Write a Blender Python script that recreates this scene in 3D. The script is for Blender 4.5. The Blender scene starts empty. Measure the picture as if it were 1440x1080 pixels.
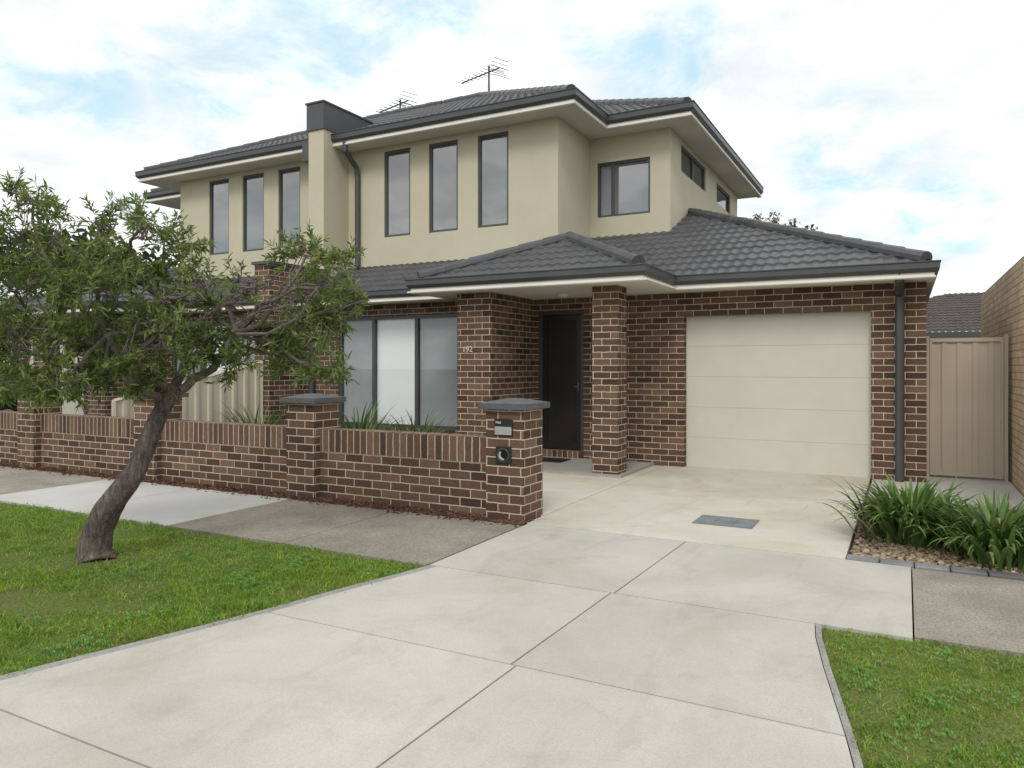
import bpy, bmesh, math, random
import numpy as np
from mathutils import Vector, Matrix
random.seed(7); np.random.seed(7)
S=bpy.context.scene; COL=S.collection
PSI=math.radians(28); cs,sn=math.cos(PSI),math.sin(PSI); F=1040.; HY=515.; H=1.45
XP=-9.75; MIR=False
def P(px,py,zc):
    xc=(px-720)/F*zc
    return Vector((xc*cs-zc*sn, xc*sn+zc*cs, H-(py-HY)/F*zc))
def mx(x): return 2*XP-x if MIR else x

# ------------------------------------------------------------------ materials
def newmat(name):
    m=bpy.data.materials.new(name); m.use_nodes=True; nt=m.node_tree
    return m,nt,nt.nodes['Principled BSDF']
def N(nt,t,ins=None,**kw):
    n=nt.nodes.new(t)
    for k,v in kw.items(): setattr(n,k,v)
    for k,v in (ins or {}).items(): n.inputs[k].default_value=v
    return n
def c4(c): return (c[0],c[1],c[2],1)
def mixc(nt,fac,a,b,blend='MIX'):
    n=nt.nodes.new('ShaderNodeMix'); n.data_type='RGBA'; n.blend_type=blend
    for i,v in ((0,fac),(6,a),(7,b)):
        if hasattr(v,'links') or hasattr(v,'is_linked'): nt.links.new(v,n.inputs[i])
        else: n.inputs[i].default_value= v if i==0 else c4(v)
    return n.outputs[2]
def ramp(nt,src,stops):
    r=nt.nodes.new('ShaderNodeValToRGB'); e=r.color_ramp.elements
    while len(e)<len(stops): e.new(.5)
    for el,(p,c) in zip(e,stops): el.position=p; el.color=c4(c) if len(c)==3 else c
    nt.links.new(src,r.inputs[0]); return r.outputs[0]
def bw(a): return (a,a,a)
def noise(nt,co,scale,detail=5,rough=.6,dist=0):
    n=N(nt,'ShaderNodeTexNoise',{'Scale':scale,'Detail':detail,'Roughness':rough,'Distortion':dist}); nt.links.new(co,n.inputs['Vector']); return n.outputs[0]
def setspec(b,rough,spec,metal=0):
    b.inputs['Roughness'].default_value=rough; b.inputs['Specular IOR Level'].default_value=spec; b.inputs['Metallic'].default_value=metal
def bump(nt,b,h,strength,dist):
    n=N(nt,'ShaderNodeBump',{'Strength':strength,'Distance':dist}); nt.links.new(h,n.inputs['Height']); nt.links.new(n.outputs[0],b.inputs['Normal'])
def nmat(name,c1,c2,scale=4,rough=.8,bmp=.2,fine=60,spec=.3,metal=0,dist=.01,c3=None,s3=1.,f3=.6,grain=.25,c5=None,s5=5.,f5=.4,isl=0,streak=0):
    m,nt,b=newmat(name); g=nt.nodes.new('ShaderNodeNewGeometry'); po=g.outputs['Position']
    n1=ramp(nt,noise(nt,po,scale,7),[(.36,bw(0)),(.66,bw(1))])
    col=mixc(nt,n1,c1,c2)
    if c3:
        f=ramp(nt,noise(nt,po,s3,6,.65,.6),[(.46,bw(0)),(.72,bw(f3))]); col=mixc(nt,f,col,c3)
    if c5:
        f=ramp(nt,noise(nt,po,s5,9,.68,.7),[(.52,bw(0)),(.74,bw(f5))]); col=mixc(nt,f,col,c5)
    if streak:
        # faint rubber scuffs drawn out along the direction cars drive
        mp=N(nt,'ShaderNodeMapping',{'Scale':(2.6,.6,1),'Rotation':(0,0,math.radians(6))}); nt.links.new(po,mp.inputs[0])
        f=ramp(nt,noise(nt,mp.outputs[0],1.5,7,.65,.9),[(.54,bw(1)),(.72,bw(1-streak))]); col=mixc(nt,1.0,col,f,'MULTIPLY')
        f=ramp(nt,noise(nt,po,11.,8,.75),[(.60,bw(1)),(.74,bw(1-streak*.9))]); col=mixc(nt,1.0,col,f,'MULTIPLY')
    nf=noise(nt,po,fine,3)
    if grain: col=mixc(nt,1.0,col,ramp(nt,nf,[(.3,bw(1-grain)),(.7,bw(1+grain*.4))]),'MULTIPLY')
    if isl: col=mixc(nt,1.0,col,ramp(nt,g.outputs['Random Per Island'],[(0,(1-isl,1-isl,1-isl*1.15)),(1,bw(1+isl*.4))]),'MULTIPLY')
    nt.links.new(col,b.inputs['Base Color']); setspec(b,rough,spec,metal)
    if bmp: bump(nt,b,nf,bmp,dist)
    return m
def brickmat(name,w,h,stops,mortar,offset=.5,ms=.006,vary=.24):
    m,nt,b=newmat(name); tc=nt.nodes.new('ShaderNodeTexCoord'); uv=tc.outputs['UV']
    g=nt.nodes.new('ShaderNodeNewGeometry'); po=g.outputs['Position']
    br=N(nt,'ShaderNodeTexBrick',{'Color1':(0,0,0,1),'Color2':(1,1,1,1),'Mortar':(.5,.5,.5,1),'Scale':1,'Mortar Size':ms,'Mortar Smooth':.3,'Bias':0,'Brick Width':w,'Row Height':h},offset=offset)
    # slightly wandering joints
    nz=N(nt,'ShaderNodeTexNoise',{'Scale':16,'Detail':3}); nt.links.new(po,nz.inputs['Vector'])
    sb=N(nt,'ShaderNodeVectorMath',operation='SUBTRACT'); nt.links.new(nz.outputs[1],sb.inputs[0]); sb.inputs[1].default_value=(.5,.5,.5)
    sc_=N(nt,'ShaderNodeVectorMath',operation='SCALE'); nt.links.new(sb.outputs[0],sc_.inputs[0]); sc_.inputs['Scale'].default_value=.010
    ad0=N(nt,'ShaderNodeVectorMath',operation='ADD'); nt.links.new(uv,ad0.inputs[0]); nt.links.new(sc_.outputs[0],ad0.inputs[1])
    nt.links.new(ad0.outputs[0],br.inputs['Vector'])
    col=ramp(nt,br.outputs['Color'],stops)
    nf=noise(nt,po,55,4); nl=noise(nt,po,2.2,4)
    col=mixc(nt,1.0,col,ramp(nt,nf,[(.3,bw(1-vary)),(.72,bw(1.25))]),'MULTIPLY')
    mo=mixc(nt,noise(nt,po,18,4),[c*.75 for c in mortar],[min(1,c*1.12) for c in mortar])
    col=mixc(nt,br.outputs['Fac'],col,mo)
    col=mixc(nt,1.0,col,ramp(nt,nl,[(.3,bw(.86)),(.7,bw(1.06))]),'MULTIPLY')
    nt.links.new(col,b.inputs['Base Color']); setspec(b,.85,.25)
    inv=N(nt,'ShaderNodeMath',{1:-1.0},operation='MULTIPLY'); nt.links.new(br.outputs['Fac'],inv.inputs[0])
    ad=N(nt,'ShaderNodeMath',{2:1.0},operation='MULTIPLY_ADD'); nt.links.new(nf,ad.inputs[0]); ad.inputs[1].default_value=.35; nt.links.new(inv.outputs[0],ad.inputs[2])
    bump(nt,b,ad.outputs[0],.5,.005)
    return m
def leafmat(name,stops,tr=.3,rough=.5):
    m,nt,b=newmat(name); g=nt.nodes.new('ShaderNodeNewGeometry')
    col=ramp(nt,g.outputs['Random Per Island'],stops)
    nl=noise(nt,g.outputs['Position'],3.0,3)
    col=mixc(nt,1.0,col,ramp(nt,nl,[(.3,bw(.75)),(.7,bw(1.2))]),'MULTIPLY')
    nt.links.new(col,b.inputs['Base Color']); setspec(b,rough,.35)
    if tr:
        t=nt.nodes.new('ShaderNodeBsdfTranslucent'); nt.links.new(col,t.inputs[0])
        mx_=N(nt,'ShaderNodeMixShader',{0:tr}); nt.links.new(b.outputs[0],mx_.inputs[1]); nt.links.new(t.outputs[0],mx_.inputs[2])
        nt.links.new(mx_.outputs[0],nt.nodes['Material Output'].inputs[0])
    return m
def grassmat(name,stops):
    # short blades whose hue drifts over the lawn from deep to fresh green
    m,nt,b=newmat(name); g=nt.nodes.new('ShaderNodeNewGeometry'); po=g.outputs['Position']
    col=ramp(nt,g.outputs['Random Per Island'],stops)
    f=ramp(nt,noise(nt,po,1.6,6,.65),[(.40,bw(0)),(.68,bw(.75))]); col=mixc(nt,f,col,mixc(nt,1.0,col,(1.42,1.12,1.0),'MULTIPLY'))
    f=ramp(nt,noise(nt,po,6.,5,.65),[(.32,bw(.70)),(.66,bw(1.15))]); col=mixc(nt,1.0,col,f,'MULTIPLY')
    nt.links.new(col,b.inputs['Base Color']); setspec(b,.55,.3)
    t=nt.nodes.new('ShaderNodeBsdfTranslucent'); nt.links.new(col,t.inputs[0]); mx_=N(nt,'ShaderNodeMixShader',{0:.42}); nt.links.new(b.outputs[0],mx_.inputs[1]); nt.links.new(t.outputs[0],mx_.inputs[2])
    nt.links.new(mx_.outputs[0],nt.nodes['Material Output'].inputs[0]); return m
BR_ST=[(0,(.060,.036,.028)),(.22,(.095,.053,.037)),(.55,(.124,.070,.047)),(.8,(.150,.087,.058)),(1,(.185,.115,.076))]
M={}
M['brick']=brickmat('dark_brown_brick',.24,.086,BR_ST,(.55,.48,.37))
M['soldier']=brickmat('soldier_brick',.086,.26,BR_ST,(.55,.48,.37),0)
M['tanbrick']=brickmat('tan_brick',.24,.086,[(0,(.46,.345,.225)),(.5,(.53,.405,.27)),(1,(.60,.465,.325))],(.31,.235,.165),ms=.008,vary=.2)
M['render']=nmat('beige_render',(.575,.53,.405),(.54,.497,.375),1.5,.9,.35,170,.2,dist=.004,c3=(.47,.43,.32),s3=.8,f3=.3,grain=.1)
M['cream']=nmat('cream_paint',(.78,.75,.67),(.74,.71,.63),2,.6,.03,80,.3,grain=.05)
M['door']=nmat('cream_door',(.605,.585,.50),(.575,.555,.472),2.5,.55,.2,140,.3,dist=.003,grain=.08)
M['seal']=nmat('door_joint',(.49,.47,.395),(.46,.44,.37),2,.7,0,60,.2,grain=.05)
M['fence']=nmat('cream_steel',(.62,.56,.44),(.59,.53,.415),2,.5,.03,80,.4,grain=.06)
M['gate']=nmat('tan_steel',(.475,.405,.315),(.445,.375,.29),2,.5,.03,80,.4,grain=.06)
M['charcoal']=nmat('charcoal_metal',(.070,.072,.077),(.060,.062,.067),3,.42,.03,90,.5,grain=.08)
M['capm']=nmat('grey_cap',(.115,.118,.125),(.09,.093,.10),5,.7,.2,90,.3,grain=.15)
M['tile']=nmat('charcoal_roof_tile',(.062,.063,.069),(.086,.087,.093),3,.5,.2,70,.45,dist=.003,c3=(.105,.104,.105),s3=1.5,f3=.5,grain=.2)
M['btile']=nmat('brown_roof_tile',(.070,.055,.048),(.10,.082,.072),3,.8,.3,40,.3,grain=.3)
M['drive']=nmat('driveway_concrete',(.535,.515,.475),(.47,.45,.41),.9,.85,.3,110,.25,dist=.003,c3=(.41,.375,.315),s3=.75,f3=.75,grain=.13,c5=(.36,.33,.28),s5=2.6,f5=.5,isl=.08,streak=.11)
M['drive2']=nmat('inner_driveway_concrete',(.585,.56,.495),(.525,.495,.42),.9,.8,.25,110,.25,dist=.003,c3=(.44,.37,.26),s3=.7,f3=.7,grain=.12,c5=(.40,.35,.27),s5=2.4,f5=.45,isl=.04,streak=.10)
M['newc']=nmat('pale_concrete',(.52,.51,.485),(.465,.455,.43),1.8,.85,.25,100,.25,dist=.003,c3=(.40,.38,.34),s3=.7,f3=.5,grain=.14,isl=.05)
M['oldc']=nmat('old_concrete',(.34,.305,.255),(.265,.24,.20),2.2,.9,.6,70,.2,dist=.006,c3=(.19,.17,.14),s3=1.1,f3=.7,grain=.42,isl=.12)
M['edge']=nmat('edging_concrete',(.36,.35,.33),(.28,.27,.255),3,.9,.4,80,.2,c3=(.18,.18,.12),s3=1.5,f3=.5,grain=.3)
M['porch']=nmat('porch_concrete',(.37,.355,.325),(.31,.30,.275),3,.8,.2,80,.3,grain=.2)
M['asphalt']=nmat('asphalt',(.055,.055,.057),(.04,.04,.042),2,.9,.6,150,.2,grain=.4)
M['soil']=nmat('soil',(.06,.042,.028),(.035,.026,.018),6,.95,.8,40,.1,dist=.03,grain=.5)
M['gravelbase']=nmat('gravel_bed',(.16,.115,.075),(.10,.075,.05),12,.95,.8,50,.1,dist=.02,grain=.5)
M['lawnbase']=nmat('lawn_soil',(.13,.18,.04),(.16,.18,.055),3,.95,.8,60,.1,dist=.02,c3=(.17,.13,.085),s3=1.3,f3=.7,grain=.5)
M['ground']=nmat('far_ground',(.07,.09,.035),(.09,.085,.05),.6,.95,.3,12,.1,grain=.3)
M['mulch']=leafmat('mulch_chips',[(0,(.04,.02,.014)),(.5,(.10,.043,.028)),(1,(.18,.095,.06))],0,.9)
M['mulchbase']=nmat('mulch_bed',(.06,.026,.018),(.036,.018,.013),20,.95,.9,60,.1,dist=.03,grain=.5)
M['pebble']=leafmat('pebbles',[(0,(.12,.085,.055)),(.4,(.27,.195,.12)),(.75,(.34,.265,.185)),(1,(.48,.40,.29))],0,.75)
M['paver']=leafmat('grey_paver',[(0,(.13,.13,.135)),(1,(.22,.22,.225))],0,.85)
M['pit']=nmat('pit_lid',(.21,.235,.245),(.155,.17,.18),6,.6,.2,60,.4,grain=.2)
M['grass']=grassmat('grass_blades',[(0,(.145,.25,.034)),(.45,(.205,.37,.048)),(.8,(.265,.435,.068)),(.93,(.34,.46,.105)),(1,(.50,.45,.21))])
M['clover']=leafmat('clover_leaves',[(0,(.13,.28,.06)),(1,(.22,.41,.10))],.35,.5)
M['leaf']=leafmat('bottlebrush_leaves',[(0,(.070,.112,.030)),(.35,(.130,.198,.050)),(.7,(.205,.280,.070)),(.92,(.29,.345,.10)),(1,(.36,.31,.12))],.5,.45)
M['strap']=leafmat('strap_leaves',[(0,(.045,.095,.025)),(.5,(.11,.20,.046)),(.9,(.19,.285,.075)),(1,(.34,.29,.13))],.35,.4)
M['bgleaf']=leafmat('background_leaves',[(0,(.022,.038,.014)),(.5,(.045,.07,.024)),(1,(.085,.11,.036))],.25,.6)
M['dryleaf']=leafmat('olive_leaves',[(0,(.08,.08,.04)),(.5,(.13,.125,.065)),(1,(.19,.17,.095))],.3,.6)
def barkmat():
    m,nt,b=newmat('rough_bark'); g=nt.nodes.new('ShaderNodeNewGeometry')
    mp=N(nt,'ShaderNodeMapping',{'Scale':(34,34,9),'Rotation':(0,math.radians(-28),0)}); nt.links.new(g.outputs['Position'],mp.inputs[0])
    n1=noise(nt,mp.outputs[0],1.0,7,.65,.4); n2=noise(nt,g.outputs['Position'],70,4)
    col=ramp(nt,n1,[(.30,(.055,.043,.038)),(.5,(.130,.106,.094)),(.68,(.235,.205,.19))])
    col=mixc(nt,1.0,col,ramp(nt,n2,[(.3,bw(.7)),(.7,bw(1.2))]),'MULTIPLY')
    nt.links.new(col,b.inputs['Base Color']); setspec(b,.95,.15); bump(nt,b,n1,1.0,.025); return m
M['bark']=barkmat()
M['branch']=nmat('grey_branch',(.21,.18,.16),(.125,.10,.09),20,.95,.5,90,.15,grain=.4)
M['pod']=nmat('seed_capsule',(.12,.09,.085),(.19,.155,.145),25,.9,.3,90,.2,grain=.3)
def glass(name,base,ior=2.1):
    m,nt,b=newmat(name); g=nt.nodes.new('ShaderNodeNewGeometry')
    nl=noise(nt,g.outputs['Position'],.9,2)
    nt.links.new(mixc(nt,nl,[x*.6 for x in base],[x*1.5 for x in base]),b.inputs['Base Color'])
    b.inputs['IOR'].default_value=ior; b.inputs['Roughness'].default_value=.02
    bump(nt,b,noise(nt,g.outputs['Position'],1.3,1),.04,.05); return m
M['glass']=glass('reflective_glass',(.065,.070,.074),2.7)
m,nt,b=newmat('clear_glass'); gl=N(nt,'ShaderNodeBsdfGlossy',{'Roughness':.0}); tr=nt.nodes.new('ShaderNodeBsdfTransparent'); tr.inputs[0].default_value=(.96,.97,.97,1)
ms=N(nt,'ShaderNodeMixShader',{0:.04}); nt.links.new(tr.outputs[0],ms.inputs[1]); nt.links.new(gl.outputs[0],ms.inputs[2]); nt.links.new(ms.outputs[0],nt.nodes['Material Output'].inputs[0]); M['gclear']=m
M['blind']=nmat('white_blind',(.93,.94,.94),(.92,.93,.94),1,.7,0,60,.2,grain=0)
M['gblind']=nmat('reflection_grey_blind',(.42,.435,.45),(.30,.315,.33),.8,.8,0,60,.2,grain=0)  # grey of the pane reflections painted into the side blinds' own colour
M['dark']=nmat('dark_interior',(.015,.015,.016),(.01,.01,.011),2,.9,0,50,.1,grain=.1)
M['screen']=nmat('dark_screen',(.030,.026,.024),(.022,.019,.018),3,.5,.4,220,.3,dist=.002,grain=.3)
M['black']=nmat('black_plastic',(.020,.020,.021),(.015,.015,.016),4,.4,.03,90,.5,grain=.1)
M['steel']=nmat('brushed_steel',(.50,.50,.51),(.42,.42,.43),8,.4,.05,120,.5,metal=.4,grain=.1)
M['galv']=nmat('dull_aluminium',(.10,.10,.105),(.07,.07,.075),8,.5,.05,120,.5,metal=.3,grain=.1)
M['dullsteel']=nmat('dull_steel',(.16,.16,.165),(.12,.12,.125),8,.5,.05,120,.5,metal=.4,grain=.1)
M['white']=nmat('white_lettering',(.66,.63,.57),(.6,.57,.51),5,.6,0,50,.3,grain=.05)
M['carpaint']=nmat('dark_car_paint',(.018,.02,.024),(.014,.016,.02),2,.22,0,60,.6,grain=.05)
M['rubber']=nmat('tyre_rubber',(.02,.02,.02),(.015,.015,.015),8,.85,.1,90,.2,grain=.1)
M['lamp']=nmat('lamp_lens',(.6,.62,.63),(.5,.52,.53),8,.1,0,60,.6,grain=.05)
M['wallbrown']=nmat('neighbour_wall',(.12,.085,.065),(.095,.07,.055),2,.9,.2,60,.2,grain=.15)

# ------------------------------------------------------------------ mesh builder
class MB:
    def __init__(s): s.v=[]; s.f=[]
    def quad(s,*p):
        i=len(s.v); s.v+= [tuple(q) for q in p]; s.f.append(tuple(range(i,i+len(p))))
    def box(s,x0,x1,y0,y1,z0,z1):
        i=len(s.v); s.v+=[(x,y,z) for z in (z0,z1) for y in (y0,y1) for x in (x0,x1)]
        for f in ((0,2,3,1),(4,5,7,6),(0,1,5,4),(2,6,7,3),(0,4,6,2),(1,3,7,5)): s.f.append(tuple(i+k for k in f))
    def prism(s,poly,z0,z1):
        n=len(poly); i=len(s.v); s.v+=[(x,y,z0) for x,y in poly]+[(x,y,z1) for x,y in poly]
        s.f.append(tuple(i+k for k in reversed(range(n)))); s.f.append(tuple(i+n+k for k in range(n)))
        for k in range(n): s.f.append((i+k,i+(k+1)%n,i+n+(k+1)%n,i+n+k))
    def tube(s,pts,rad,n=8,jit=0,cap=True):
        pts=[Vector(p) for p in pts]; base=len(s.v)
        jr=[1+random.uniform(-jit,jit) for _ in range(n)]; a=None
        for k,p in enumerate(pts):
            d=(pts[min(k+1,len(pts)-1)]-pts[max(k-1,0)]).normalized()
            if a is None:
                a=d.cross(Vector((.31,.17,.93)))
                if a.length<.2: a=d.cross(Vector((1,0,0)))
            else:
                a=a-d*a.dot(d)
                if a.length<1e-4: a=d.cross(Vector((.3,1,.1)))
            a.normalize(); b=d.cross(a)
            r=rad[k] if hasattr(rad,'__len__') else rad
            for j in range(n):
                t=2*math.pi*j/n
                if jit: jr[j]=.8*jr[j]+.2*(1+random.uniform(-jit,jit)*2)
                rr=r*(jr[j] if jit else 1)
                s.v.append(tuple(p+a*math.cos(t)*rr+b*math.sin(t)*rr))
        for k in range(len(pts)-1):
            for j in range(n):
                s.f.append((base+k*n+j,base+k*n+(j+1)%n,base+(k+1)*n+(j+1)%n,base+(k+1)*n+j))
        if cap:
            s.f.append(tuple(base+j for j in reversed(range(n)))); e=base+(len(pts)-1)*n; s.f.append(tuple(e+j for j in range(n)))
    def build(s,name,mat,parent=None,smooth=False,loc=None,uv=True,bevel=0,clean=False):
        v=np.array(s.v,dtype=float).reshape(-1,3)
        fs=s.f
        if MIR: v[:,0]=2*XP-v[:,0]; fs=[tuple(reversed(f)) for f in fs]
        o=Vector((0,0,0))
        if parent is not None:
            r=parent
            while r.parent: r=r.parent
            o=r.location
        elif loc is not None: o=Vector(loc)
        v=v-np.array(o)
        me=bpy.data.meshes.new(name); me.from_pydata(v.tolist(),[],fs); me.update()
        if bevel or clean:
            bm=bmesh.new(); bm.from_mesh(me); bmesh.ops.remove_doubles(bm,verts=bm.verts,dist=1e-5)
            if bevel: bmesh.ops.bevel(bm,geom=[e for e in bm.edges if len(e.link_faces)==2 and e.calc_face_angle(0)>.5],offset=bevel,segments=1,affect='EDGES')
            bm.to_mesh(me); bm.free(); me.update()
        if uv:
            ul=me.uv_layers.new(name='UVMap'); ox,oy,oz=o
            for p in me.polygons:
                n=p.normal; ax,ay,az=abs(n.x),abs(n.y),abs(n.z)
                for li in p.loop_indices:
                    q=me.vertices[me.loops[li].vertex_index].co
                    x,y,z=q.x+ox,q.y+oy,q.z+oz
                    ul.data[li].uv=(x,y) if az>=ax and az>=ay else ((x,z) if ay>=ax else (y+.06,z))
        if smooth: me.polygons.foreach_set('use_smooth',[True]*len(me.polygons))
        ob=bpy.data.objects.new(name,me); COL.objects.link(ob); me.materials.append(mat)
        if parent is not None: ob.parent=parent
        else: ob.location=o
        return ob
def tag(o,label,cat,group=None,kind=None):
    o['label']=label; o['category']=cat
    if group: o['group']=group
    if kind: o['kind']=kind
    return o
def thing(name,label,cat,loc,group=None):
    o=bpy.data.objects.new(name,None); COL.objects.link(o); o.location=(mx(loc[0]),loc[1],loc[2]); o.empty_display_size=.1
    return tag(o,label,cat,group)
def struct(name,mb,mat,uv=False):
    o=mb.build(name,mat,uv=uv); o['kind']='structure'; return o
def miter(pts,closed=False):
    n=len(pts); out=[]
    for i in range(n):
        ns=[]
        for a,b in ((i-1,i),(i,i+1)):
            if not closed and (a<0 or b>=n): continue
            p,q=pts[a%n],pts[b%n]; dx,dy=q[0]-p[0],q[1]-p[1]; l=math.hypot(dx,dy); ns.append((dy/l,-dx/l))
        if len(ns)==1: out.append(ns[0])
        else:
            sx,sy=ns[0][0]+ns[1][0],ns[0][1]+ns[1][1]; d=1+ns[0][0]*ns[1][0]+ns[0][1]*ns[1][1]; out.append((sx/d,sy/d))
    return out
def inset(poly,g):
    m=miter(poly,True); return [(p[0]-a[0]*g,p[1]-a[1]*g) for p,a in zip(poly,m)]
def slab(mb,poly,z0=-.1,z1=.02,g=.005):
    mb.prism(inset(poly,g),z0,z1)
def sweep(mb,pts,prof):
    m=miter(pts); n=len(prof); i0=len(mb.v)
    for p,a in zip(pts,m):
        for o,z in prof: mb.v.append((p[0]+a[0]*o,p[1]+a[1]*o,z))
    for k in range(len(pts)-1):
        for j in range(n):
            mb.f.append((i0+k*n+j,i0+(k+1)*n+j,i0+(k+1)*n+(j+1)%n,i0+k*n+(j+1)%n))
    mb.f.append(tuple(i0+j for j in range(n))); e=i0+(len(pts)-1)*n; mb.f.append(tuple(e+j for j in reversed(range(n))))
def panel(mb,o,u,n,L,z0,z1,holes,depth):
    us=sorted({0,L}|{h[0] for h in holes}|{h[1] for h in holes}); zs=sorted({z0,z1}|{h[2] for h in holes}|{h[3] for h in holes})
    def p(a,z,d=0): return (o[0]+u[0]*a-n[0]*d,o[1]+u[1]*a-n[1]*d,z)
    for a,b in zip(us,us[1:]):
        for c,d in zip(zs,zs[1:]):
            ma,mz=(a+b)/2,(c+d)/2
            if any(h[0]<ma<h[1] and h[2]<mz<h[3] for h in holes): continue
            mb.quad(p(a,c),p(b,c),p(b,d),p(a,d))
    for a,b,c,d in holes:
        mb.quad(p(a,c),p(a,d),p(a,d,depth),p(a,c,depth)); mb.quad(p(b,c),p(b,c,depth),p(b,d,depth),p(b,d))
        mb.quad(p(a,c),p(a,c,depth),p(b,c,depth),p(b,c)); mb.quad(p(a,d),p(b,d),p(b,d,depth),p(a,d,depth))
def pbox(mb,o,u,n,a0,a1,z0,z1,d0,d1):
    xs=[o[0]+u[0]*a-n[0]*d for a in (a0,a1) for d in (d0,d1)]; ys=[o[1]+u[1]*a-n[1]*d for a in (a0,a1) for d in (d0,d1)]
    mb.box(min(xs),max(xs),min(ys),max(ys),z0,z1)
def window(root,o,u,n,a0,a1,z0,z1,mull=(),w=.05,depth=.04,kinds=None):
    mb=MB(); d0,d1=depth,depth+.06
    pbox(mb,o,u,n,a0,a1,z0,z0+w,d0,d1); pbox(mb,o,u,n,a0,a1,z1-w,z1,d0,d1)
    pbox(mb,o,u,n,a0,a0+w,z0+w,z1-w,d0,d1); pbox(mb,o,u,n,a1-w,a1,z0+w,z1-w,d0,d1)
    edges=[a0+w]
    for m_ in mull: pbox(mb,o,u,n,m_-w*.6,m_+w*.6,z0+w,z1-w,d0-.004,d1); edges+= [m_-w*.6,m_+w*.6]
    edges.append(a1-w)
    fr=mb.build('window',M['charcoal'],root)
    for k in range(len(edges)//2):
        e0,e1=edges[2*k],edges[2*k+1]
        kd=(kinds[k] if kinds else 'g')
        mb=MB(); pbox(mb,o,u,n,e0,e1,z0+w,z1-w,d0+.026,d0+.032); mb.build('pane',M['glass'] if kd=='g' else M['gclear'],fr)
        if kd in 'bs':
            mb=MB()
            if kd=='b': pbox(mb,o,u,n,e0-.01,e1+.01,z0+.01,z1-.01,d0+.062,d0+.066); mb.build('blind',M['blind'],fr)
            else: pbox(mb,o,u,n,e0-.01,e1+.01,z0+.01,z1-.01,d0+.062,d0+.066); mb.build('greyed_blind',M['gblind'],fr)
    return fr
def slope(mb,A,B,din,z0,pitch,run,clips=()):
    A=Vector((A[0],A[1],0)); B=Vector((B[0],B[1],0)); L=(B-A).length; ud=(B-A)/L; d=Vector((din[0],din[1],0))
    per=.15; nu=int(L/per*6); nc=max(1,int(math.ceil(run/.305))); bm=bmesh.new()
    def prof(u):
        t=(u/per)%1.0; return .017*max(0,math.cos((t-.5)*math.pi*1.5))**.8 if abs(t-.5)<.33 else 0
    prev=None
    for i in range(nc):
        for v,l in ((i*.305,.026),((i+1)*.305,.0)):
            v=min(v,run); row=[]
            for j in range(nu+1):
                u=L*j/nu; q=A+ud*u+d*v; row.append(bm.verts.new((q.x,q.y,z0+v*pitch+l+prof(u))))
            if prev:
                for a in range(nu): bm.faces.new((prev[a],prev[a+1],row[a+1],row[a]))
            prev=row
    for co,no in clips:
        bmesh.ops.bisect_plane(bm,geom=bm.verts[:]+bm.edges[:]+bm.faces[:],plane_co=(co[0],co[1],0),plane_no=(no[0],no[1],0),clear_outer=True)
    bm.verts.index_update(); i0=len(mb.v)
    mb.v+=[tuple(v.co) for v in bm.verts]; mb.f+=[tuple(i0+v.index for v in f.verts) for f in bm.faces]; bm.free()
def capline(root_roof,a,b):
    a,b=Vector(a),Vector(b); L=(b-a).length; n=max(1,int(L/.36)); mb=MB(); pts=[];rad=[]
    for k in range(n):
        p=a.lerp(b,k/n); q=a.lerp(b,(k+.93)/n); pts+=[p,q]; rad+=[.095,.082]
    mb.tube(pts,rad,10); mb.build('ridge_cap',M['tile'],root_roof,uv=False)
def gutter(root,pts,z0,z1):
    mb=MB(); sweep(mb,pts,[(-.13,z0),(-.035,z0),(0,z0+.045),(0,z1-.02),(.012,z1-.012),(.012,z1),(-.02,z1),(-.02,z1-.02),(-.13,z1-.02)]); return mb.build('gutter',M['charcoal'],root)
def downpipe(root,pts,w=.045):
    mb=MB(); mb.tube(pts,w,12); return mb.build('downpipe',M['charcoal'],root,smooth=False)
def text_mesh(s,size,x,y,z,mat,parent,name):
    cu=bpy.data.curves.new('lettering','FONT'); cu.body=s; cu.size=size; cu.extrude=.003; cu.align_x='CENTER'; cu.align_y='CENTER'
    ob=bpy.data.objects.new('lettering',cu); COL.objects.link(ob); bpy.context.view_layer.update()
    me=bpy.data.meshes.new_from_object(ob.evaluated_get(bpy.context.evaluated_depsgraph_get())); bpy.data.objects.remove(ob)
    mb=MB(); mb.v=[(x+v.co.x,y-v.co.z,z+v.co.y) for v in me.vertices]; mb.f=[tuple(p.vertices) for p in me.polygons]
    return mb.build(name,mat,parent,uv=False)

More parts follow.
